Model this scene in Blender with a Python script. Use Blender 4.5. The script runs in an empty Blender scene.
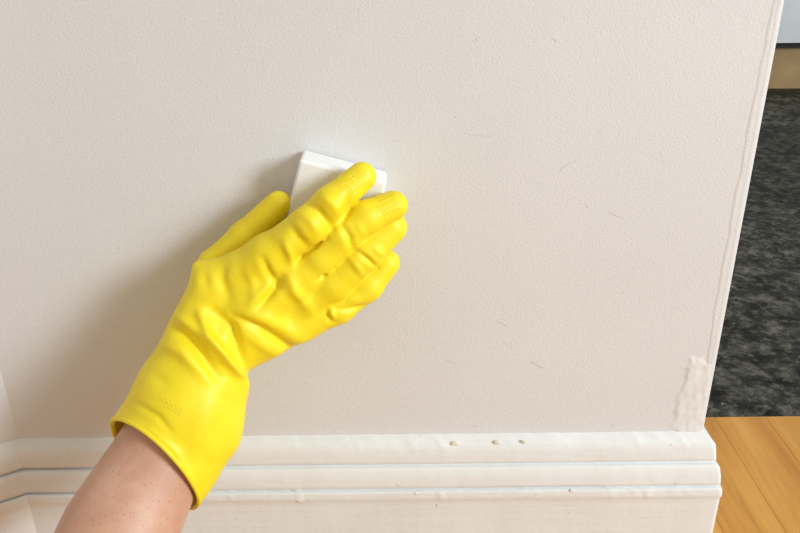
import bpy, bmesh, math, random
import numpy as np
from mathutils import Matrix, Vector

random.seed(7)
np.random.seed(7)
C = bpy.context.scene.collection
scene = bpy.context.scene

# ------------------------------------------------------------------ camera
FPX = 780.0                       # focal length in pixels of an 800 px wide frame
CAM = np.array([0.0, -0.60, 0.62])
Mcam = Matrix.Rotation(math.radians(65.0), 3, 'X') @ Matrix.Rotation(math.radians(-0.62), 3, 'Z')
cam_data = bpy.data.cameras.new('camera')
cam_data.sensor_width = 36.0
cam_data.lens = FPX / 800.0 * 36.0
cam_data.clip_start = 0.01
cam = bpy.data.objects.new('camera', cam_data)
cam.matrix_world = Matrix.Translation(CAM.tolist()) @ Mcam.to_4x4()
C.objects.link(cam)
scene.camera = cam

# ------------------------------------------------------------------ light
world = bpy.data.worlds.new('world')
scene.world = world
world.use_nodes = True
bg = world.node_tree.nodes['Background']
bg.inputs[0].default_value = (1.0, 0.88, 0.73, 1)
bg.inputs[1].default_value = 0.57


def area_light(name, loc, target, sx, sy, energy, col):
    d = bpy.data.lights.new(name, 'AREA')
    d.shape = 'RECTANGLE'
    d.size, d.size_y, d.energy, d.color = sx, sy, energy, col
    o = bpy.data.objects.new(name, d)
    o.location = loc
    o.rotation_euler = (Vector(target) - Vector(loc)).to_track_quat('-Z', 'Y').to_euler()
    C.objects.link(o)
    return o


LD = Vector((0.80, -0.50, 0.36)).normalized()
HAND = Vector((-0.08, -0.04, 0.34))
area_light('window_daylight', HAND + LD * 4.0, HAND, 0.95, 1.3, 160, (0.82, 0.93, 1.0))

vs = scene.view_settings
vs.view_transform = 'Standard'
vs.look = 'None'
vs.exposure = 0.0
vs.gamma = 1.0
vs.use_curve_mapping = False

# ------------------------------------------------------------------ helpers
R3 = np.array(Mcam)


def P(px, py, h):
    """world point seen at photo pixel (px, py) at distance h in front of the wall face (y = 0)"""
    d = R3 @ np.array([(px - 400) / FPX, -(py - 266.5) / FPX, -1.0])
    t = (-h - CAM[1]) / d[1]
    return CAM + d * t


def F(px, py):
    """point on the floor (z = 0) at a photo pixel"""
    d = R3 @ np.array([(px - 400) / FPX, -(py - 266.5) / FPX, -1.0])
    return CAM + d * (-CAM[2] / d[2])


def px_m(px, py, h):
    """metres per pixel there"""
    p = P(px, py, h) - CAM
    return -(R3.T @ p)[2] / FPX


def project(V):
    q = (V - CAM) @ R3
    return np.stack([400 + FPX * q[:, 0] / -q[:, 2], 266.5 - FPX * q[:, 1] / -q[:, 2]], 1)


def mesh_obj(name, verts, faces, mat, parent=None, smooth=False, kind=None):
    me = bpy.data.meshes.new(name)
    me.from_pydata([tuple(map(float, v)) for v in verts], [], [tuple(int(i) for i in f) for f in faces])
    me.update()
    if smooth:
        me.polygons.foreach_set('use_smooth', [True] * len(me.polygons))
    me.materials.append(mat)
    o = bpy.data.objects.new(name, me)
    C.objects.link(o)
    if parent:
        o.parent = parent
    if kind:
        o['kind'] = kind
    return o


def box_data(x0, x1, y0, y1, z0, z1, bevel=0.0):
    bm = bmesh.new()
    bmesh.ops.create_cube(bm, size=1)
    for v in bm.verts:
        v.co = ((x0 + x1) / 2 + v.co.x * (x1 - x0), (y0 + y1) / 2 + v.co.y * (y1 - y0), (z0 + z1) / 2 + v.co.z * (z1 - z0))
    if bevel:
        bmesh.ops.bevel(bm, geom=bm.edges[:], offset=bevel, segments=2, affect='EDGES', profile=0.5)
    vs_ = [v.co.copy() for v in bm.verts]
    bm.verts.index_update()
    fs = [[v.index for v in f.verts] for f in bm.faces]
    bm.free()
    return vs_, fs


def box(name, x0, x1, y0, y1, z0, z1, mat, parent=None, bevel=0.0, kind=None):
    v, f = box_data(x0, x1, y0, y1, z0, z1, bevel)
    return mesh_obj(name, v, f, mat, parent, kind=kind)


def tag(o, label, cat, group=None):
    o['label'] = label
    o['category'] = cat
    if group:
        o['group'] = group
    return o


# ------------------------------------------------------------------ materials
class NT:
    def __init__(s, name, base=(0.8, 0.8, 0.8), rough=0.5, spec=0.5):
        s.m = bpy.data.materials.new(name)
        s.m.use_nodes = True
        s.t = s.m.node_tree
        s.b = s.t.nodes['Principled BSDF']
        s.b.inputs['Base Color'].default_value = (*base, 1)
        s.b.inputs['Roughness'].default_value = rough
        s.b.inputs['Specular IOR Level'].default_value = spec

    def n(s, typ, **kw):
        nd = s.t.nodes.new(typ)
        for k, v in kw.items():
            if hasattr(nd, k):
                setattr(nd, k, v)
        return nd

    def l(s, a, b):
        s.t.links.new(a, b)

    def coords(s, scale=(1, 1, 1), rot=(0, 0, 0)):
        tc = s.n('ShaderNodeTexCoord')
        mp = s.n('ShaderNodeMapping')
        mp.inputs['Scale'].default_value = scale
        mp.inputs['Rotation'].default_value = rot
        s.l(tc.outputs['Object'], mp.inputs['Vector'])
        return mp.outputs['Vector']

    def noise(s, vec, scale, detail=3, rough=0.55, dist=0.0):
        nd = s.n('ShaderNodeTexNoise')
        nd.inputs['Scale'].default_value = scale
        nd.inputs['Detail'].default_value = detail
        nd.inputs['Roughness'].default_value = rough
        nd.inputs['Distortion'].default_value = dist
        s.l(vec, nd.inputs['Vector'])
        return nd.outputs['Fac']

    def ramp(s, fac, stops):
        r = s.n('ShaderNodeValToRGB')
        els = r.color_ramp.elements
        while len(els) < len(stops):
            els.new(0.5)
        for e, (p, c) in zip(els, stops):
            e.position = p
            e.color = (*c, 1) if len(c) == 3 else c
        s.l(fac, r.inputs['Fac'])
        return r.outputs['Color']

    def math(s, op, a, b=None, clamp=False):
        nd = s.n('ShaderNodeMath', operation=op)
        nd.use_clamp = clamp
        for i, x in enumerate((a, b)):
            if x is None:
                continue
            if isinstance(x, (int, float)):
                nd.inputs[i].default_value = x
            else:
                s.l(x, nd.inputs[i])
        return nd.outputs[0]

    def mix(s, fac, a, b, blend='MIX'):
        nd = s.n('ShaderNodeMix', data_type='RGBA', blend_type=blend)
        for sock, x in ((nd.inputs[0], fac), (nd.inputs[6], a), (nd.inputs[7], b)):
            if isinstance(x, (int, float)):
                sock.default_value = x
            elif isinstance(x, tuple):
                sock.default_value = (*x, 1)
            else:
                s.l(x, sock)
        return nd.outputs[2]

    def bump(s, h, strength, dist, prev=None):
        nd = s.n('ShaderNodeBump')
        nd.inputs['Strength'].default_value = strength
        nd.inputs['Distance'].default_value = dist
        s.l(h, nd.inputs['Height'])
        if prev is not None:
            s.l(prev, nd.inputs['Normal'])
        return nd.outputs['Normal']

    def color(s, x):
        s.l(x, s.b.inputs['Base Color'])

    def normal(s, x):
        s.l(x, s.b.inputs['Normal'])


def mat_wall(name, marks=True):
    m = NT(name, rough=0.62, spec=0.3)
    v = m.coords()
    big = m.noise(v, 5, 3)
    col = m.ramp(big, [(0.3, (0.685, 0.675, 0.672)), (0.7, (0.72, 0.71, 0.712))])
    mott = m.noise(v, 160, 3)
    col = m.mix(m.math('MULTIPLY', m.math('SUBTRACT', mott, 0.45, True), 0.35), col, (0.60, 0.57, 0.54))
    if marks:
        # pencil-thin scuffs and specks on the paint
        tc = m.n('ShaderNodeTexCoord')
        wob = m.n('ShaderNodeTexNoise')
        wob.inputs['Scale'].default_value = 90
        m.l(tc.outputs['Object'], wob.inputs['Vector'])
        off = m.n('ShaderNodeVectorMath', operation='MULTIPLY_ADD')
        m.l(wob.outputs['Color'], off.inputs[0])
        off.inputs[1].default_value = (0.006, 0, 0.006)
        off.inputs[2].default_value = (-0.003, 0, -0.003)
        add = m.n('ShaderNodeVectorMath', operation='ADD')
        m.l(tc.outputs['Object'], add.inputs[0])
        m.l(off.outputs[0], add.inputs[1])
        flat = m.n('ShaderNodeVectorMath', operation='MULTIPLY')
        m.l(add.outputs[0], flat.inputs[0])
        flat.inputs[1].default_value = (1, 0, 1)
        vec = flat.outputs[0]
        segs = [((465, 134), (491, 137), .0005, .35), ((558, 173), (574, 161), .0005, .5), ((607, 212), (625, 219), .0006, .5),
                ((584, 206), (591, 208), .0006, .35), ((494, 321), (506, 326), .0005, .5), ((501, 342), (512, 348), .0005, .45),
                ((530, 362), (543, 368), .0007, .6), ((445, 360), (456, 365), .0005, .35), ((552, 38), (556, 43), .0005, .5),
                ((454, 116), (455, 117), .0008, .7), ((475, 40), (476, 41), .0007, .55), ((117, 247), (118, 248), .0008, .7),
                ((61, 138), (62, 139), .0007, .6), ((82, 190), (83, 191), .0006, .5), ((443, 293), (444, 294), .0007, .5),
                ((622, 292), (623, 294), .0007, .5), ((474, 425), (476, 426), .0010, .6), ((612, 425), (613, 426), .0007, .6),
                ((598, 132), (606, 126), .0004, .3), ((660, 150), (664, 172), .0004, .2)]
        dark = None
        for a, b, w, s_ in segs:
            A, B = P(*a, 0), P(*b, 0)
            A[1] = B[1] = 0
            ba = B - A
            pa = m.n('ShaderNodeVectorMath', operation='SUBTRACT')
            m.l(vec, pa.inputs[0])
            pa.inputs[1].default_value = A
            dt = m.n('ShaderNodeVectorMath', operation='DOT_PRODUCT')
            m.l(pa.outputs[0], dt.inputs[0])
            dt.inputs[1].default_value = ba / (ba @ ba)
            t = m.math('ADD', dt.outputs['Value'], 0.0, True)
            sc = m.n('ShaderNodeVectorMath', operation='SCALE')
            sc.inputs[0].default_value = ba
            m.l(t, sc.inputs['Scale'])
            df = m.n('ShaderNodeVectorMath', operation='DISTANCE')
            m.l(pa.outputs[0], df.inputs[0])
            m.l(sc.outputs[0], df.inputs[1])
            k = m.math('MULTIPLY', m.math('SUBTRACT', 1.0, m.math('DIVIDE', df.outputs['Value'], w), True), s_ * 0.75)
            dark = k if dark is None else m.math('MAXIMUM', dark, k)
        col = m.mix(dark, col, (0.22, 0.19, 0.17))
    m.color(col)
    n1 = m.noise(v, 560, 2, 0.5)
    n2 = m.noise(v, 110, 2, 0.5)
    nm = m.bump(n1, 0.28, 0.0011)
    nm = m.bump(n2, 0.06, 0.0014, nm)
    m.normal(nm)
    return m.m


def mat_gloss_paint():
    m = NT('white_gloss_paint', rough=0.33, spec=0.5)
    v = m.coords()
    big = m.noise(v, 14, 4)
    col = m.ramp(big, [(0.3, (0.745, 0.74, 0.725)), (0.7, (0.795, 0.795, 0.79))])
    v2 = m.coords((30, 60, 200))
    gr = m.noise(v2, 1.0, 4, 0.7)
    col = m.mix(m.math('MULTIPLY', m.math('SUBTRACT', gr, 0.58, True), 1.2), col, (0.58, 0.54, 0.46))
    ch = m.noise(v, 130, 2)
    col = m.mix(m.ramp(ch, [(0.74, (0, 0, 0)), (0.78, (0.7, 0.7, 0.7))]), col, (0.42, 0.35, 0.25))
    m.color(col)
    v3 = m.coords((8, 20, 160))
    nm = m.bump(m.noise(v3, 1, 3), 0.35, 0.0012)
    nm = m.bump(m.noise(v, 180, 2), 0.2, 0.001, nm)
    m.normal(nm)
    return m.m


def mat_filler():
    m = NT('bare_filler', rough=0.8, spec=0.2)
    v = m.coords()
    col = m.ramp(m.noise(v, 60, 4), [(0.3, (0.69, 0.675, 0.66)), (0.7, (0.78, 0.77, 0.765))])
    m.color(col)
    nm = m.bump(m.noise(v, 90, 4), 0.35, 0.002)
    m.normal(nm)
    return m.m


def mat_wood():
    m = NT('oak_plank', rough=0.42, spec=0.4)
    oi = m.n('ShaderNodeObjectInfo')
    v = m.coords((14, 1.6, 14))
    ad = m.n('ShaderNodeVectorMath', operation='ADD')
    m.l(v, ad.inputs[0])
    cb = m.n('ShaderNodeCombineXYZ')
    m.l(m.math('MULTIPLY', oi.outputs['Random'], 40), cb.inputs[0])
    m.l(m.math('MULTIPLY', oi.outputs['Random'], 17), cb.inputs[1])
    m.l(cb.outputs[0], ad.inputs[1])
    v = ad.outputs[0]
    g = m.noise(v, 1.6, 5, 0.6, 0.8)
    col = m.ramp(g, [(0.25, (0.46, 0.195, 0.034)), (0.5, (0.60, 0.285, 0.055)), (0.75, (0.69, 0.37, 0.09))])
    v2 = m.coords((160, 5, 160))
    g2 = m.noise(v2, 1.0, 3, 0.6)
    col = m.mix(m.math('MULTIPLY', m.math('SUBTRACT', g2, 0.5, True), 1.2), col, (0.24, 0.10, 0.022))
    hsv = m.n('ShaderNodeHueSaturation')
    m.l(m.math('ADD', 0.95, m.math('MULTIPLY', oi.outputs['Random'], 0.1)), hsv.inputs['Value'])
    m.l(col, hsv.inputs['Color'])
    m.color(hsv.outputs[0])
    m.normal(m.bump(g2, 0.15, 0.001))
    return m.m


def mat_slate():
    m = NT('riven_slate', rough=0.62, spec=0.18)
    oi = m.n('ShaderNodeObjectInfo')
    v0 = m.coords((1, 1, 1), (0, 0, 0.6))
    ad = m.n('ShaderNodeVectorMath', operation='ADD')
    m.l(v0, ad.inputs[0])
    cb = m.n('ShaderNodeCombineXYZ')
    m.l(m.math('MULTIPLY', oi.outputs['Random'], 23), cb.inputs[2])
    m.l(cb.outputs[0], ad.inputs[1])
    v = ad.outputs[0]
    a = m.noise(v, 24, 10, 0.75, 0.1)
    col = m.ramp(a, [(0.40, (0.006, 0.007, 0.006)), (0.5, (0.022, 0.025, 0.021)), (0.58, (0.075, 0.076, 0.064)), (0.68, (0.20, 0.19, 0.165))])
    b = m.noise(v, 60, 5, 0.7)
    col = m.mix(m.ramp(b, [(0.5, (0, 0, 0)), (0.66, (0.8, 0.8, 0.8))]), col, (0.13, 0.122, 0.10))
    rust = m.noise(v, 9, 4)
    col = m.mix(m.ramp(rust, [(0.62, (0, 0, 0)), (0.75, (0.45, 0.45, 0.45))]), col, (0.10, 0.07, 0.035))
    sp = m.n('ShaderNodeTexVoronoi')
    sp.inputs['Scale'].default_value = 70
    m.l(v, sp.inputs['Vector'])
    spk = m.math('MULTIPLY', m.math('LESS_THAN', sp.outputs['Distance'], 0.09), m.ramp(m.noise(v, 25, 2), [(0.55, (0, 0, 0)), (0.6, (1, 1, 1))]))
    col = m.mix(m.math('MULTIPLY', spk, 0.7), col, (0.42, 0.40, 0.36))
    hsv = m.n('ShaderNodeHueSaturation')
    m.l(m.math('ADD', 0.55, m.math('MULTIPLY', oi.outputs['Random'], 0.7)), hsv.inputs['Value'])
    m.l(col, hsv.inputs['Color'])
    m.color(hsv.outputs[0])
    nm = m.bump(a, 0.6, 0.012)
    nm = m.bump(b, 0.4, 0.004, nm)
    m.normal(nm)
    return m.m


def mat_glove():
    m = NT('yellow_rubber', (0.86, 0.70, 0.02), 0.48, 0.38)
    v = m.coords()
    col = m.ramp(m.noise(v, 40, 3), [(0.3, (0.85, 0.675, 0.014)), (0.7, (0.89, 0.735, 0.024))])
    m.color(col)
    m.b.inputs['Subsurface Weight'].default_value = 0.12
    m.b.inputs['Subsurface Radius'].default_value = (0.004, 0.003, 0.0005)
    m.b.inputs['Subsurface Scale'].default_value = 1.0
    nm = m.bump(m.noise(v, 700, 2), 0.08, 0.0006)
    nm = m.bump(m.noise(v, 60, 3), 0.22, 0.003, nm)
    m.normal(nm)
    return m.m


def mat_skin():
    m = NT('freckled_skin', rough=0.48, spec=0.4)
    v = m.coords()
    col = m.ramp(m.noise(v, 28, 4), [(0.3, (0.49, 0.262, 0.170)), (0.55, (0.565, 0.32, 0.218)), (0.75, (0.62, 0.38, 0.27))])
    blot = m.noise(v, 120, 3)
    col = m.mix(m.math('MULTIPLY', m.math('SUBTRACT', blot, 0.48, True), 1.1), col, (0.50, 0.21, 0.15))
    vo = m.n('ShaderNodeTexVoronoi')
    vo.inputs['Scale'].default_value = 270
    m.l(v, vo.inputs['Vector'])
    dots = m.math('MULTIPLY', m.math('SUBTRACT', 1.0, m.math('DIVIDE', vo.outputs['Distance'], 0.24), True),
                  m.ramp(m.noise(v, 90, 2), [(0.34, (0, 0, 0)), (0.5, (1, 1, 1))]))
    col = m.mix(m.math('MULTIPLY', dots, 0.75), col, (0.26, 0.11, 0.07))
    m.color(col)
    m.b.inputs['Subsurface Weight'].default_value = 0.2
    m.b.inputs['Subsurface Radius'].default_value = (0.006, 0.002, 0.001)
    m.b.inputs['Subsurface Scale'].default_value = 1.0
    nm = m.bump(m.noise(v, 420, 2), 0.2, 0.0008)
    m.normal(nm)
    return m.m


def mat_sponge():
    m = NT('white_melamine_foam', (0.86, 0.85, 0.84), 0.9, 0.15)
    v = m.coords()
    m.normal(m.bump(m.noise(v, 900, 2), 0.25, 0.0006))
    m.b.inputs['Subsurface Weight'].default_value = 0.2
    m.b.inputs['Subsurface Radius'].default_value = (0.004, 0.004, 0.004)
    m.b.inputs['Subsurface Scale'].default_value = 1.0
    return m.m


def mat_plain(name, col, rough, var=0.1, scale=30, spec=0.4):
    m = NT(name, rough=rough, spec=spec)
    v = m.coords()
    m.color(m.ramp(m.noise(v, scale, 3), [(0.3, tuple(c * (1 - var) for c in col)), (0.7, tuple(min(1, c * (1 + var)) for c in col))]))
    return m.m


M_wall = mat_wall('matt_wall_paint')
M_wall2 = mat_wall('matt_wall_paint_side', False)
M_paint = mat_gloss_paint()
M_filler = mat_filler()
M_wood = mat_wood()
M_slate = mat_slate()
M_glove = mat_glove()
M_skin = mat_skin()
M_sponge = mat_sponge()
M_grout = mat_plain('dark_grout', (0.03, 0.029, 0.026), 0.9, 0.3, 80)
M_sub = mat_plain('screed', (0.06, 0.05, 0.04), 0.9)
M_cab = mat_plain('white_cabinet_paint', (0.62, 0.65, 0.68), 0.35, 0.05, 12)
M_gap = mat_plain('carcass_gap_shade', (0.02, 0.018, 0.015), 0.7)  # near-black carcass colour paints in the shade of the gap between door and plinth
M_plinth = mat_plain('tan_plinth_board', (0.36, 0.235, 0.105), 0.5, 0.15, 9)
M_steel = mat_plain('brushed_steel', (0.6, 0.6, 0.6), 0.3)

# ------------------------------------------------------------------ the wall, its corner and end
X_END = float((P(703, 430, 0)[0] + P(784, 0, 0)[0] + P(733, 267, 0)[0]) / 3)
X_COR = float(P(24, 472, 0.012)[0]) - 0.004
WALL_T = 0.20
WALL_H = 2.40
wall = box('wall_back', X_COR, X_END, 0.0, WALL_T, 0.0, WALL_H, M_wall, kind='structure')
wall['label'] = 'pale matt painted wall with fine scuffs, ending at an open doorway'
LEFT_A = math.radians(30)          # the side wall turns towards the room at an obtuse angle
LDIR = np.array([-math.cos(LEFT_A), -math.sin(LEFT_A)])
LNRM = np.array([LDIR[1], -LDIR[0]])   # back side
LNRM = LNRM if LNRM[1] > 0 else -LNRM
pl_ = [np.array([X_COR, 0.0]), np.array([X_COR, 0.0]) + LDIR * 1.2]
pl_ += [pl_[1] + LNRM * 0.12, pl_[0] + np.array([0.0, 0.12])]
wall_l = mesh_obj('wall_left', [(*p, 0) for p in pl_] + [(*p, WALL_H) for p in pl_],
                  [(0, 1, 5, 4), (1, 2, 6, 5), (2, 3, 7, 6), (3, 0, 4, 7), (4, 5, 6, 7), (3, 2, 1, 0)], M_wall2, kind='structure')
wall_l['label'] = 'pale painted side wall meeting the scuffed wall in a corner'

# wavy bead of filler and paint down the free corner of the wall
zs = np.arange(0.150, 2.40, 0.006)
wv = np.cumsum(np.random.randn(len(zs))) * 0.00035
wv -= np.convolve(wv, np.ones(41) / 41, 'same')
bv, bf = [], []
for i, z in enumerate(zs):
    w = 0.0075 + wv[i] + 0.0012 * math.sin(z * 21)
    for x, y in ((X_END - w - .002, -0.00002), (X_END - w, -0.0006), (X_END - w + .0014, -0.0002), (X_END - .004, -0.0003),
                 (X_END - .0008, -0.0005), (X_END + 0.0006, 0.0006), (X_END + 0.0002, 0.02), (X_END - .002, .02)):
        bv.append((x, y, z))
for i in range(len(zs) - 1):
    for k in range(7):
        a = i * 8 + k
        bf.append((a, a + 8, a + 9, a + 1))
bead = mesh_obj('corner_bead', bv, bf, M_wall2, wall, smooth=True)

# rough filler patch low on the free corner
outline = [(689, 357), (695, 361), (702, 358), (705, 364), (713, 362), (709, 390), (705, 414), (702, 436), (690, 437), (678, 434), (671, 428), (674, 416), (676, 400), (681, 390), (684, 377), (688, 368)]
pts = np.array([P(x, y, 0) for x, y in outline])
pts[:, 0] = np.minimum(pts[:, 0], X_END - 0.0006)
res = 0.0016
gx = np.arange(pts[:, 0].min() - .003, X_END - 0.0003, res)
gz = np.arange(pts[:, 2].min() - .003, pts[:, 2].max() + .003, res)
GX, GZ = np.meshgrid(gx, gz, indexing='ij')


def poly_sd(px_, pz_, poly):
    d = np.full(px_.shape, 1e9)
    ins = np.zeros(px_.shape, bool)
    n = len(poly)
    for i in range(n):
        a, b = poly[i], poly[(i + 1) % n]
        ba = b - a
        t = np.clip(((px_ - a[0]) * ba[0] + (pz_ - a[1]) * ba[1]) / (ba @ ba), 0, 1)
        d = np.minimum(d, np.hypot(px_ - a[0] - t * ba[0], pz_ - a[1] - t * ba[1]))
        c = ((a[1] > pz_) != (b[1] > pz_)) & (px_ < (b[0] - a[0]) * (pz_ - a[1]) / (b[1] - a[1] + 1e-12) + a[0])
        ins ^= c
    return np.where(ins, -d, d)


rnd = np.random.rand(*GX.shape)
for _ in range(3):
    rnd = (rnd + np.roll(rnd, 1, 0) + np.roll(rnd, -1, 0) + np.roll(rnd, 1, 1) + np.roll(rnd, -1, 1)) / 5
rnd2 = rnd.copy()
for _ in range(6):
    rnd2 = (rnd2 * 2 + np.roll(rnd2, 1, 1) + np.roll(rnd2, -1, 1)) / 4
rnd2 = (rnd2 - rnd2.mean()) / rnd2.std()
sd = poly_sd(GX, GZ, pts[:, [0, 2]]) + (rnd - .5) * 0.014
hgt = np.clip(-sd / 0.0016, 0, 1) * (0.0008 + rnd2 * 0.00016)
nx_, nz_ = GX.shape
pv = [(GX[i, j], -0.00003 - max(hgt[i, j], 0), GZ[i, j]) for i in range(nx_) for j in range(nz_)]
pf = []
for i in range(nx_ - 1):
    for j in range(nz_ - 1):
        if min(sd[i, j], sd[i + 1, j], sd[i, j + 1], sd[i + 1, j + 1]) < 0.0012:
            a = i * nz_ + j
            pf.append((a, a + nz_, a + nz_ + 1, a + 1))
patch = mesh_obj('filler_patch', pv, pf, M_filler, wall, smooth=True)
patch['label'] = 'rough white filler patch on the wall corner'

# ------------------------------------------------------------------ skirting boards


def zz(py, t):
    return float(P(400, py, t)[2])


prof_px = [(0.0, 434), (0.0030, 437.5), (0.0070, 442), (0.0100, 447), (0.0117, 452), (0.0126, 458), (0.0132, 462), (0.0132, 463.8), (0.0085, 464.3),
           (0.0085, 465.3), (0.0140, 466.6), (0.0168, 471), (0.0188, 480), (0.0196, 486), (0.0198, 488.3), (0.0150, 488.8),
           (0.0150, 489.8), (0.0208, 490.8), (0.0218, 494), (0.0221, 498), (0.0221, 500.0), (0.0212, 501), (0.0212, 505)]
profile = [(t * 0.92, zz(p, t * 0.92)) for t, p in prof_px]
z_low = profile[-1][1]
profile += [(0.0195, z_low * k) for k in (0.75, 0.5, 0.25, 0.02)]
profile[0] = (-0.0, profile[0][1])


def skirting(name, path, label, seed, first, last):
    """sweep the profile along a polyline of floor points, mitred, wall on its left-hand side normal"""
    rs = np.random.RandomState(seed)
    # stations
    st = []
    n = len(path)
    nr = []
    for i in range(n - 1):
        d = np.array(path[i + 1]) - np.array(path[i])
        d = d / np.linalg.norm(d)
        nr.append(np.array([d[1], -d[0]]))           # outwards, to the right of travel
    for i in range(first, last):
        a, b = np.array(path[i]), np.array(path[i + 1])
        L = np.linalg.norm(b - a)
        m = max(2, int(L / 0.003))
        na = nr[i] if i == 0 else (nr[i - 1] + nr[i]) / (1 + nr[i - 1] @ nr[i])
        nb = nr[i] if i == n - 2 else (nr[i] + nr[i + 1]) / (1 + nr[i] @ nr[i + 1])
        for k in range(m + (1 if i == last - 1 else 0)):
            st.append((a, b, na, nb, k / m))
    np_ = len(profile)
    ns = len(st)
    wob = rs.randn(ns, np_)
    for _ in range(2):
        wob = (wob + np.roll(wob, 1, 0) + np.roll(wob, -1, 0)) / 3
    wob = (wob * 2 + np.roll(wob, 1, 1) + np.roll(wob, -1, 1)) / 4
    # worn nicks and paint runs across the bead
    nick = np.zeros((ns, np_))
    for _ in range(int(ns / 16)):
        i = rs.randint(ns)
        for q in range(15, 21):
            nick[i, q] += rs.uniform(-0.0005, 0.0011)
    for _ in range(int(ns / 20)):
        i = rs.randint(ns)
        for q in range(0, 4):
            nick[i, q] += rs.uniform(0.0, 0.0010)
    V, Fc = [], []
    for s, (a, b, na, nb, f) in enumerate(st):
        for q, (t, z) in enumerate(profile):
            tt = t + wob[s, q] * 0.00022 + nick[s, q]
            if q == 0:
                tt = -0.0005
            pa, pb = a + na * tt, b + nb * tt
            p = pa * (1 - f) + pb * f
            V.append((p[0], p[1], z + (wob[s, q] * 0.0007 if q < 3 else wob[s, q] * 0.00012)))
    for s in range(ns - 1):
        for q in range(np_ - 1):
            c = s * np_ + q
            Fc.append((c, c + 1, c + np_ + 1, c + np_))
    o = mesh_obj(name, V, Fc, M_paint, smooth=True, kind='structure')
    o['label'] = label
    return o


far = np.array([X_COR, 0.0]) + LDIR * 1.15
SK_PATH = [tuple(far), (X_COR, 0.0), (X_END, 0.0), (X_END, WALL_T)]
bb_back = skirting('baseboard_back', SK_PATH, 'white moulded skirting board running round the end of the scuffed wall', 3, 1, 3)
bb_left = skirting('baseboard_left', SK_PATH, 'white moulded skirting board on the angled side wall', 5, 0, 1)

# lumps of old paint and caulk along the top of the skirting
M_lump = mat_plain('yellowed_paint', (0.74, 0.71, 0.58), 0.4, 0.08, 200)
for bx_, by_, br in ((455, 445, 4.2), (497, 443, 3.0), (524, 442, 2.2), (371, 497, 2.4), (416, 494, 2.2), (572, 491, 2.4)):
    hh = 0.0085 if by_ < 460 else 0.0200
    p_ = P(bx_, by_, hh)
    r_ = br * px_m(bx_, by_, hh)
    bm = bmesh.new()
    bmesh.ops.create_icosphere(bm, subdivisions=2, radius=1)
    for v in bm.verts:
        n_ = 1 + 0.18 * math.sin(v.co.x * 4 + bx_) * math.cos(v.co.z * 3 + by_)
        v.co = (p_[0] + v.co.x * r_ * 1.3 * n_, p_[1] + 0.0003 + v.co.y * 0.0007, p_[2] + v.co.z * r_ * n_)
    me = bpy.data.meshes.new('paint_lump')
    bm.to_mesh(me)
    bm.free()
    me.polygons.foreach_set('use_smooth', [True] * len(me.polygons))
    me.materials.append(M_lump if by_ < 460 else M_paint)
    lo_ = bpy.data.objects.new('paint_lump', me)
    lo_.parent = bb_back
    C.objects.link(lo_)

# ------------------------------------------------------------------ floors
Y_SL = float(F(752, 416.5)[1])
Y_J = float(F(760, 290)[1])
X_J = float(F(796, 294)[0])
floor = box('floor', -1.45, 2.2, -1.6, Y_SL, -0.05, -0.014, M_sub, kind='structure')
floor['label'] = 'narrow golden oak floorboards running towards the slate'
PW = 0.0672
x0 = 0.4135 - PW * 27
for i in range(52):
    xa = x0 + i * PW
    if xa + PW > 2.2:
        break
    cut = random.uniform(-1.2, -0.25)
    for ya, yb in ((-1.55, cut), (cut, Y_SL)):
        box('plank', xa + 0.00015, xa + PW - 0.00015, ya + 0.0002, yb - 0.0002, -0.014, 0.0, M_wood, floor, bevel=0.0004)

floor_k = box('floor_kitchen', -0.3, 3.4, Y_SL, 2.75, -0.05, -0.004, M_grout, kind='structure')
floor_k['label'] = 'dark riven slate tile floor beyond the doorway'
TS = Y_J - Y_SL


def slate_mesh(w, d, seed):
    rs = np.random.RandomState(seed)
    nx, ny = 28, 28
    h = rs.randn(nx, ny)
    for _ in range(4):
        h = (h + np.roll(h, 1, 0) + np.roll(h, -1, 0) + np.roll(h, 1, 1) + np.roll(h, -1, 1)) / 5
    V, Fc = [], []
    for i in range(nx):
        for j in range(ny):
            e = min(i, j, nx - 1 - i, ny - 1 - j)
            V.append((w * i / (nx - 1), d * j / (ny - 1), -0.0045 if e == 0 else h[i, j] * 0.002 - (0.001 if e == 1 else 0)))
    for i in range(nx - 1):
        for j in range(ny - 1):
            a = i * ny + j
            Fc.append((a, a + ny, a + ny + 1, a + 1))
    return V, Fc


meshes = []
for s in range(4):
    V, Fc = slate_mesh(TS - 0.004, TS - 0.004, 20 + s)
    me = bpy.data.meshes.new('slate_tile')
    me.from_pydata(V, [], Fc)
    me.polygons.foreach_set('use_smooth', [True] * len(Fc))
    me.materials.append(M_slate)
    meshes.append(me)
k = 0
for j in range(6):
    for i in range(-2, 8):
        o = bpy.data.objects.new('slate_tile', meshes[k % 4])
        k += 1
        o.location = (X_J + (i - 1 + 0.5 * (j % 2)) * TS + 0.002, Y_SL + j * TS + 0.002, 0)
        o.parent = floor_k
        C.objects.link(o)

# ------------------------------------------------------------------ kitchen units far beyond the slate
PB = F(788, 88.5)
Y_P = float(PB[1])


def z_at(py, y, px=788):
    return float(P(px, py, -y)[2])


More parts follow.
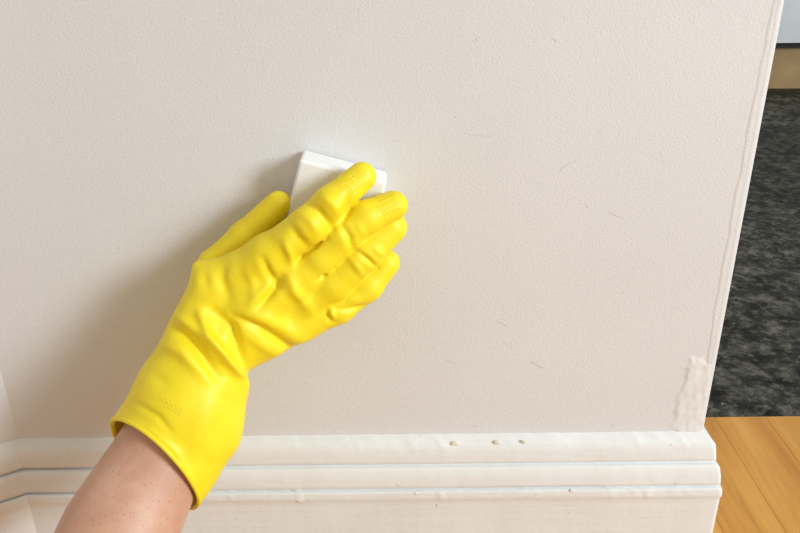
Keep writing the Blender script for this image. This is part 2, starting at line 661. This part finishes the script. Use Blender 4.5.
z_p = z_at(46, Y_P)
z_d = z_at(43.2, Y_P - 0.05)
UW = 0.60
wk = box('wall_kitchen', -0.3, 3.4, Y_P + 0.445, Y_P + 0.545, 0.0, WALL_H, M_wall2, kind='structure')
wk['label'] = 'plain pale wall behind the kitchen cabinets'
xu = float(P(785, 60, -Y_P)[0]) - 0.33
for i in range(-1, 3):
    r = bpy.data.objects.new('kitchen_cabinet', None)
    C.objects.link(r)
    r.location = (xu + i * UW, Y_P, 0)
    tag(r, 'white kitchen base cabinet on a tan plinth standing on the slate floor', 'cabinet', 'kitchen base cabinets in a row')
    box('plinth', 0.0, UW, 0.0, 0.02, 0.0, z_p, M_plinth, r)
    box('carcass', 0.001, UW - 0.001, -0.028, 0.42, z_p, 0.86, M_gap, r)
    d = box('door', 0.002, UW - 0.002, -0.05, -0.0285, z_d, 0.85, M_cab, r, bevel=0.002)
    bm = bmesh.new()
    for zz0 in (0.52, 0.68):
        bmesh.ops.create_cone(bm, segments=10, radius1=.004, radius2=.004, depth=.03, cap_ends=True,
                              matrix=Matrix.Translation((0.05, -0.065, zz0)) @ Matrix.Rotation(math.pi / 2, 4, 'X'))
    bmesh.ops.create_cone(bm, segments=12, radius1=.005, radius2=.005, depth=.20, cap_ends=True, matrix=Matrix.Translation((0.05, -0.082, 0.60)))
    me = bpy.data.meshes.new('handle')
    bm.to_mesh(me)
    bm.free()
    me.materials.append(M_steel)
    ho = bpy.data.objects.new('handle', me)
    ho.parent = d
    C.objects.link(ho)
    box('worktop', 0.0, UW, -0.06, 0.44, 0.8605, 0.895, M_slate, r)

# ------------------------------------------------------------------ cleaning sponge held against the wall
SP_T = 0.029
c0 = P(303.5, 150.5, SP_T * 0.0 + 0.001)
tl = P(299.5, 159.5, SP_T)              # front top left corner
tr = P(387, 182.5, SP_T)
bl = P(289, 203, SP_T)
ux = tr - tl
ux[1] = 0
W_S = np.linalg.norm(ux) * 1.0
ux /= np.linalg.norm(ux)
uz = np.array([ux[2], 0, -ux[0]])   # downwards along the block
L_S = 0.090
bm = bmesh.new()
bmesh.ops.create_cube(bm, size=1)
bmesh.ops.subdivide_edges(bm, edges=bm.edges[:], cuts=9, use_grid_fill=True)
SIZE = Vector((W_S, SP_T - 0.001, L_S))
RND = 0.0028
for v in bm.verts:
    p_ = []
    for a in range(3):
        k_ = round((v.co[a] + .5) * 10)                # 0..10, crowded towards the edges
        o_ = (0, .25, .5, .75, 1.0)
        half = SIZE[a] / 2
        p_.append(0.0 if k_ == 5 else (-half + RND * o_[k_] if k_ < 5 else half - RND * o_[10 - k_]))
    p_ = Vector(p_)
    inner = Vector([max(-(SIZE[a] / 2 - RND), min(SIZE[a] / 2 - RND, p_[a])) for a in range(3)])
    dv = p_ - inner
    if dv.length > 1e-9:
        p_ = inner + dv.normalized() * RND
    q = tl + ux * (p_.x + W_S / 2) + uz * (p_.z + L_S / 2)
    v.co = (q[0], -0.001 - (p_.y + SIZE.y / 2), q[2])
bmesh.ops.recalc_face_normals(bm, faces=bm.faces[:])
me = bpy.data.meshes.new('cleaning_sponge')
bm.to_mesh(me)
bm.free()
me.polygons.foreach_set('use_smooth', [True] * len(me.polygons))
me.materials.append(M_sponge)
sponge = bpy.data.objects.new('cleaning_sponge', me)
C.objects.link(sponge)
tag(sponge, 'white foam eraser block pressed flat on the wall by gloved fingers', 'sponge')

# ------------------------------------------------------------------ forearm (bare skin)
axis_px = [(206, 352, .072, 33), (182, 408, .084, 40), (157, 462, .103, 47.5), (117, 536, .150, 58.5)]
ctr, rad = [], []
for px, py, h, r in axis_px:
    ctr.append(P(px, py, h))
    rad.append(r * px_m(px, py, h))
d = ctr[-1] - ctr[-2]
d /= np.linalg.norm(d)
for s, r in ((0.05, 0.036), (0.10, 0.040), (0.145, 0.040), (0.17, 0.039)):
    ctr.append(ctr[3] + d * s)
    rad.append(r)
up = np.array([-0.10, -0.32, 0.16])
e = ctr[-1]
for s, r in ((0.12, .041), (0.35, .044), (0.7, .049), (1.0, .052)):
    ctr.append(e + up * s)
    rad.append(r)
ctr, rad = np.array(ctr), np.array(rad)
# resample smoothly
tt = np.concatenate([[0], np.cumsum(np.linalg.norm(np.diff(ctr, axis=0), axis=1))])
ts = np.linspace(0, tt[-1], 110)
cs = np.stack([np.interp(ts, tt, ctr[:, i]) for i in range(3)], 1)
rs_ = np.interp(ts, tt, rad)
for _ in range(6):
    cs[1:-1] = (cs[:-2] + cs[1:-1] * 2 + cs[2:]) / 4
    rs_[1:-1] = (rs_[:-2] + rs_[1:-1] * 2 + rs_[2:]) / 4
NR = 48
V, Fc = [], []
ref = np.array([0.8, 0.0, -0.6])
for i in range(len(ts)):
    tg = cs[min(i + 1, len(ts) - 1)] - cs[max(i - 1, 0)]
    tg /= np.linalg.norm(tg)
    a = ref - tg * (ref @ tg)
    a /= np.linalg.norm(a)
    b = np.cross(tg, a)
    cap = 1.0
    if i < 6:
        cap = math.sqrt(max(0.02, 1 - ((6 - i) / 6) ** 2))
    if i > len(ts) - 7:
        cap = math.sqrt(max(0.02, 1 - ((i - len(ts) + 7) / 6) ** 2))
    for k in range(NR):
        th = 2 * math.pi * k / NR
        V.append(cs[i] + (a * math.cos(th) * 1.0 + b * math.sin(th) * 0.94) * rs_[i] * cap)
for i in range(len(ts) - 1):
    for k in range(NR):
        k2 = (k + 1) % NR
        Fc.append((i * NR + k, (i + 1) * NR + k, (i + 1) * NR + k2, i * NR + k2))
Fc.append(tuple(range(NR)))
Fc.append(tuple(reversed(range((len(ts) - 1) * NR, len(ts) * NR))))
person = mesh_obj('person', V, Fc, M_skin, smooth=True)
bm = bmesh.new()
bm.from_mesh(person.data)
bmesh.ops.recalc_face_normals(bm, faces=bm.faces[:])
bm.to_mesh(person.data)
bm.free()
tag(person, 'bare freckled forearm reaching up, hand in a yellow rubber glove pressing a sponge', 'person')

# ------------------------------------------------------------------ rubber glove: signed distance field -> surface
VOX = 0.00082


def node(px, py, h, r):
    return (P(px, py, h), r * px_m(px, py, h))


index = [node(268, 256, .056, 20), node(308, 226, .058, 19), node(331, 203, .054, 17), node(362, 176.5, .0405, 14.6)]
middle = [node(300, 276, .054, 19), node(320, 257, .055, 18), node(343, 234, .053, 17.5), node(366, 217, .048, 16.5), node(393, 205.5, .0405, 15)]
ring = [node(305, 300, .050, 20), node(332, 282, .050, 19), node(364, 253, .046, 18), node(391, 227.5, .037, 16.3)]
pinky = [node(300, 315, .047, 20), node(338, 305, .045, 18), node(367, 286, .041, 15.5), node(386, 263, .033, 14)]
thumb = [node(218, 286, .042, 15), node(214, 265, .036, 15.5), node(246, 237, .028, 16.5), node(278.5, 204.5, .0235, 13.8)]
radial = [node(196, 325, .066, 25), node(213, 285, .056, 21), node(240, 273, .055, 18.5), node(268, 256, .056, 20)]
mid_palm = [node(212, 345, .066, 28), node(255, 305, .057, 30), node(300, 272, .054, 22)]
ulnar = [node(226, 352, .064, 28), node(262, 332, .054, 27), node(302, 318, .048, 22), node(336, 306, .045, 16)]
cuff_m = [node(206, 350, .070, 35), node(187, 402, .084, 44), node(156, 460, .103, 50), node(120, 528, .124, 56)]
cuff_l = [node(191, 341, .070, 25), node(169, 383, .082, 24), node(146, 423, .093, 26)]
cuff_r = [node(221, 388, .074, 27), node(204, 430, .088, 34.5), node(184, 464, .099, 31), node(158, 508, .112, 28)]
flap_a = [node(216, 290, .056, 19), node(199, 267, .051, 4)]
flap_b = [node(199, 267, .051, 4), node(236, 267, .055, 12), node(268, 256, .056, 20)]

allp = np.array([n_[0] for ch in (index, middle, ring, pinky, thumb, radial, ulnar, cuff_l, cuff_r) for n_ in ch])
cutA, cutB = P(112, 421, .098), P(191, 512, .100)
cutN_near = P(166, 446, .136)
nrm = np.cross(cutB - cutA, cutN_near - cutA)
nrm /= np.linalg.norm(nrm)
if nrm @ (P(100, 560, .15) - cutA) < 0:
    nrm = -nrm                      # points out of the cuff, towards the elbow
lo = allp.min(0) - 0.034
hi = allp.max(0) + 0.034
lo[2] = min(cutA[2], cutB[2]) - 0.012
lo[0] = cutA[0] - 0.014
hi[1] = min(hi[1], -0.002)
dims = np.ceil((hi - lo) / VOX).astype(int) + 1
ax = [(lo[i] + np.arange(dims[i]) * VOX).astype(np.float32) for i in range(3)]
X, Y, Z = np.meshgrid(*ax, indexing='ij', sparse=True)


def seg(a, b):
    (pa, ra), (pb, rb) = a, b
    ba = (pb - pa).astype(np.float32)
    L = float(ba @ ba)
    px, py, pz = X - np.float32(pa[0]), Y - np.float32(pa[1]), Z - np.float32(pa[2])
    t = np.clip((px * ba[0] + py * ba[1] + pz * ba[2]) / np.float32(L), 0, 1)
    d2 = (px - t * ba[0]) ** 2 + (py - t * ba[1]) ** 2 + (pz - t * ba[2]) ** 2
    return np.sqrt(d2) - np.float32(ra) - t * np.float32(rb - ra)


def smin(a, b, k):
    h = np.maximum(np.float32(k) - np.abs(a - b), 0) / np.float32(k)
    return np.minimum(a, b) - h * h * np.float32(k * 0.25)


def chain(nodes, k=0.004):
    d = seg(nodes[0], nodes[1])
    for i in range(1, len(nodes) - 1):
        d = smin(d, seg(nodes[i], nodes[i + 1]), k)
    return d


palm = smin(chain(radial, .006), chain(mid_palm, .006), .014)
palm = smin(palm, chain(ulnar, .006), .014)
palm = smin(palm, smin(chain(flap_a), chain(flap_b), .006), .008)
cf = smin(smin(chain(cuff_l, .012), chain(cuff_r, .012), .030), chain(cuff_m, .012), .016)
palm = smin(palm, cf, .005)
fin = smin(chain(index), chain(middle), .0012)
fin = smin(fin, chain(ring), .0012)
fin = smin(fin, chain(pinky), .0015)
body = smin(palm, fin, .006)
del fin, palm
body = smin(body, chain(thumb, .004), .0015)
# deep slits where the fingers part
for dh in (0.0, 0.0028):
    for ch_ in ([node(296, 261.5, .0672 - dh * .5, 0.4), node(303, 256, .0648 - dh, 1.2), node(315, 247, .0645 - dh, 1.4), node(328, 237.5, .0636 - dh, 0.8)],
                [node(316.5, 280.5, .0676 - dh * .5, 0.4), node(323, 275.5, .0645 - dh, 1.2), node(334, 267, .0620 - dh, 0.9)]):
        body = -smin(-body, chain(ch_, .002), .0020)
# hollow the cuff and cut it open
plane = (X - np.float32(cutA[0])) * np.float32(nrm[0]) + (Y - np.float32(cutA[1])) * np.float32(nrm[1]) + (Z - np.float32(cutA[2])) * np.float32(nrm[2])
cav = np.maximum(body + np.float32(0.0026), -(plane + np.float32(0.045)))
body = np.maximum(np.maximum(body, plane), -cav)
del cav, plane


def surface_nets(vol, lo, h):
    s = vol < 0
    nx, ny, nz = vol.shape
    cnt = np.zeros((nx - 1, ny - 1, nz - 1), np.uint8)
    for i in (0, 1):
        for j in (0, 1):
            for k in (0, 1):
                cnt += s[i:nx - 1 + i, j:ny - 1 + j, k:nz - 1 + k]
    act = (cnt > 0) & (cnt < 8)
    idx = np.argwhere(act)
    vid = np.full(act.shape, -1, np.int32)
    vid[act] = np.arange(len(idx))
    corners = [(i, j, k) for i in (0, 1) for j in (0, 1) for k in (0, 1)]
    val = {c: vol[idx[:, 0] + c[0], idx[:, 1] + c[1], idx[:, 2] + c[2]] for c in corners}
    acc = np.zeros((len(idx), 3))
    num = np.zeros(len(idx))
    for c in corners:
        for a in range(3):
            if c[a]:
                continue
            e = list(c)
            e[a] = 1
            v0, v1 = val[c], val[tuple(e)]
            m = (v0 < 0) != (v1 < 0)
            t = np.where(m, v0 / np.where(m, v0 - v1, 1), 0)
            p = np.tile(np.array(c, float), (len(idx), 1))
            p[:, a] += t
            acc[m] += p[m]
            num[m] += 1
    verts = lo + (idx + acc / num[:, None]) * h
    quads = []
    for a in range(3):
        b, c = (a + 1) % 3, (a + 2) % 3
        sl0 = [slice(1, -1)] * 3
        sl1 = [slice(1, -1)] * 3
        sl0[a], sl1[a] = slice(0, -1), slice(1, None)
        A, B = s[tuple(sl0)], s[tuple(sl1)]
        ed = np.argwhere(A != B)
        fl = A[tuple(ed.T)]
        g = ed.copy()
        g[:, b] += 1
        g[:, c] += 1

        def at(db, dc):
            q = g.copy()
            q[:, b] -= db
            q[:, c] -= dc
            return vid[tuple(q.T)]
        q = np.stack([at(1, 1), at(0, 1), at(0, 0), at(1, 0)], 1)
        q[~fl] = q[~fl][:, ::-1]
        quads.append(q)
    return verts, np.concatenate(quads)


gv, gq = surface_nets(body, lo, VOX)
del body
edges = np.unique(np.sort(np.concatenate([gq[:, [0, 1]], gq[:, [1, 2]], gq[:, [2, 3]], gq[:, [3, 0]]]), axis=1), axis=0)


def lap(v, it, lam=0.5):
    deg = np.bincount(edges.ravel(), minlength=len(v))[:, None]
    for _ in range(it):
        s = np.zeros_like(v)
        for i in range(3):
            s[:, i] = np.bincount(edges[:, 0], v[edges[:, 1], i], len(v)) + np.bincount(edges[:, 1], v[edges[:, 0], i], len(v))
        v = v + lam * (s / deg - v)
    return v


gv = lap(gv, 5)


def vnormals(v):
    a, b, c, d = (v[gq[:, i]] for i in range(4))
    fn = np.cross(c - a, d - b)
    n = np.zeros_like(v)
    for i in range(4):
        for k in range(3):
            n[:, k] += np.bincount(gq[:, i], fn[:, k], len(v))
    return n / (np.linalg.norm(n, axis=1, keepdims=True) + 1e-12)


# wrinkles of the loose rubber: (polyline in the photo, width px, height mm, + ridge / - valley)
folds = [
    ([(166, 322), (190, 341), (218, 377)], 6.5, -3.6), ([(176, 316), (196, 330), (212, 347)], 6, 1.2),
    ([(201, 314), (209, 338), (233, 366), (246, 384)], 6.5, 4.0), ([(213, 312), (231, 328), (241, 360)], 6.0, -3.2),
    ([(158, 342), (183, 352), (206, 378)], 8, 1.6),
    ([(232, 316), (262, 329), (298, 354)], 4.5, -2.4), ([(250, 314), (280, 326), (306, 344)], 8, 1.6), ([(243, 332), (262, 345), (284, 357)], 7, 1.2),
    ([(281, 278), (272, 292), (259, 308)], 4.5, -2.2), ([(288, 272), (294, 290), (312, 312)], 7, 1.8), ([(268, 285), (252, 303)], 6, 1.3),
    ([(262, 258), (268, 272), (279, 289)], 5, -1.7), ([(246, 268), (254, 285), (252, 300)], 6, 0.9),
    ([(224, 262), (222, 280), (228, 296)], 6, -1.0), ([(204, 270), (206, 290)], 6, -0.8),
    ([(306, 202), (318, 211), (332, 228)], 4.6, -1.7), ([(298, 212), (310, 220), (320, 236)], 5.5, 0.9), ([(291, 226), (298, 238), (308, 247)], 5, -1.2),
    ([(322, 196), (334, 206), (339, 216)], 6, 0.9), ([(349, 195), (347, 209), (341, 224)], 4.2, -1.4), ([(284, 240), (290, 254), (292, 268)], 5, 1.3),
    ([(342, 226), (350, 238), (353, 252)], 4.2, -1.6), ([(357, 224), (364, 236)], 5, 0.6),
    ([(358, 252), (368, 260), (377, 268)], 3.2, -1.6), ([(349, 257), (358, 268), (364, 276)], 4.5, 0.9), ([(374, 248), (384, 256)], 4, 0.8),
    ([(340, 310), (352, 309), (368, 306)], 3.2, -1.3), ([(344, 301), (362, 297)], 5, 0.8), ([(331, 309), (333, 317)], 3.2, 1.6), ([(327, 312), (330, 321), (336, 322)], 3.0, -0.7),
    ([(134, 403), (157, 416), (172, 433)], 4.0, -0.8), ([(122, 420), (150, 430), (176, 452), (190, 480)], 5, 0.9),
    ([(215, 390), (205, 420), (196, 450)], 14, 0.8), ([(150, 372), (170, 388)], 7, -0.5),
]
nv = vnormals(gv)
nv = lap(nv, 12)
nv /= np.linalg.norm(nv, axis=1, keepdims=True)
pix = project(gv)
view = CAM - gv
view /= np.linalg.norm(view, axis=1, keepdims=True)
face = np.clip((nv * view).sum(1) * 2.2, 0, 1)
disp = np.zeros(len(gv))
for pl, w, a in folds:
    dm = np.full(len(gv), 1e9)
    end = np.zeros(len(gv))
    pl = np.array(pl, float)
    cum = np.concatenate([[0], np.cumsum(np.linalg.norm(np.diff(pl, axis=0), axis=1))])
    for i in range(len(pl) - 1):
        ab = pl[i + 1] - pl[i]
        t = np.clip(((pix - pl[i]) @ ab) / (ab @ ab), 0, 1)
        dd = np.linalg.norm(pix - pl[i] - t[:, None] * ab, axis=1)
        nearer = dd < dm
        dm = np.where(nearer, dd, dm)
        end = np.where(nearer, (cum[i] + t * np.linalg.norm(ab)) / cum[-1], end)
    taper = 0.35 + 0.65 * np.sin(np.clip(end, 0, 1) * np.pi)
    disp += a * 0.0019 * np.exp(-(dm / (w * 0.9)) ** 2) * taper
gv = gv + nv * (disp * face)[:, None]
gv = lap(gv, 1, 0.4)

glove = mesh_obj('rubber_glove', gv, gq, M_glove, person, smooth=True)
glove['label'] = 'creased bright yellow rubber glove'

# rolled bead round the cuff opening: follow the cut edge
pd = (gv - cutA) @ nrm
axc = (cutA + cutB) / 2
u1 = (cutB - cutA) / np.linalg.norm(cutB - cutA)
u2 = np.cross(nrm, u1)
near = np.abs(pd) < 0.0022
q = gv[near] - axc
ang = np.arctan2(q @ u2, q @ u1)
rr = np.hypot(q @ u1, q @ u2)
NB = 90
loop = []
for i in range(NB):
    th = -math.pi + (i + .5) * 2 * math.pi / NB
    mk = np.abs((ang - th + math.pi) % (2 * math.pi) - math.pi) < 0.06
    loop.append((th, np.percentile(rr[mk], 96) if mk.sum() else np.nan))
loop = np.array(loop)
ok = ~np.isnan(loop[:, 1])
rr_s = np.interp(loop[:, 0], loop[ok, 0], loop[ok, 1])
for _ in range(3):
    rr_s = (np.roll(rr_s, 1) + rr_s * 2 + np.roll(rr_s, -1)) / 4
V, Fc = [], []
for i in range(NB):
    th = loop[i, 0]
    rd = u1 * math.cos(th) + u2 * math.sin(th)
    c = axc + rd * (rr_s[i] - 0.0012) - nrm * 0.0006
    for k in range(10):
        p = 2 * math.pi * k / 10
        V.append(c + rd * 0.0019 * math.cos(p) + nrm * 0.0019 * math.sin(p))
for i in range(NB):
    for k in range(10):
        a, b = i * 10 + k, i * 10 + (k + 1) % 10
        i2 = (i + 1) % NB
        Fc.append((a, b, i2 * 10 + (k + 1) % 10, i2 * 10 + k))
mesh_obj('cuff_bead', V, Fc, M_glove, glove, smooth=True)

# raised grip dashes on the fingertips and the worn stamp on the cuff, laid on the rubber
from mathutils.bvhtree import BVHTree
bvh = BVHTree.FromPolygons([tuple(v) for v in gv], [tuple(int(i) for i in f_) for f_ in gq])


def on_glove(px, py):
    d_ = Vector(P(px, py, 0.01) - CAM).normalized()
    return bvh.ray_cast(Vector(CAM.tolist()), d_)


def dashes(name, segs, w, hgt_):
    V, Fc = [], []
    for (ax_, ay_), (bx_, by_) in segs:
        row = []
        for t in (0, .5, 1):
            hit = on_glove(ax_ + (bx_ - ax_) * t, ay_ + (by_ - ay_) * t)
            if hit[0] is None:
                break
            row.append(hit)
        if len(row) < 3 or max((row[0][0] - row[2][0]).length, 0) > 0.02:
            continue
        tg = (row[2][0] - row[0][0]).normalized()
        base = len(V)
        for t, hit in enumerate(row):
            n_ = hit[1]
            sd_ = n_.cross(tg).normalized()
            hh = hgt_ if t == 1 else hgt_ * 0.5
            for o_, z_ in ((-w, -0.0003), (-w * .5, hh), (w * .5, hh), (w, -0.0003)):
                V.append(hit[0] + sd_ * o_ + n_ * z_)
        for t in range(2):
            for k in range(3):
                a = base + t * 4 + k
                Fc.append((a, a + 1, a + 5, a + 4))
        Fc.append((base, base + 1, base + 2, base + 3))
        Fc.append((base + 8, base + 11, base + 10, base + 9))
    return mesh_obj(name, V, Fc, M_glove, glove, smooth=True, kind='stuff')


def patch_segs(cx, cy, ang_, rx, ry, n, rows):
    out = []
    ca, sa = math.cos(ang_), math.sin(ang_)
    for r in range(rows):
        for i in range(n):
            x = (i + .5) / n * 2 - 1 + (0.5 / n if r % 2 else -0.5 / n)
            y = (r + .5) / rows * 2 - 1
            if x * x + y * y > 1:
                continue
            e = .62 / rows
            pts_ = [(x - .04, y - e), (x + .04, y + e)]
            out.append(tuple((cx + (a * rx) * ca - (b * ry) * sa, cy + (a * rx) * sa + (b * ry) * ca) for a, b in pts_))
    return out


dashes('grip_pattern', patch_segs(389, 204, -0.45, 14, 10, 9, 4), 0.0005, 0.00026)
dashes('grip_pattern', patch_segs(356, 181, -0.75, 13, 8, 8, 4), 0.0005, 0.00022)
st = []
for i in range(9):
    x, y = 160 + i * 2.6, 395 + i * 1.5 + (3 if i % 2 else 0)
    st.append(((x, y), (x + 1.6, y + 5)))
for i in range(5):
    st.append(((164 + i * 3.4, 404 + i * 2), (166 + i * 3.4, 408 + i * 2)))
dashes('embossed_stamp', st, 0.0004, 0.00018)
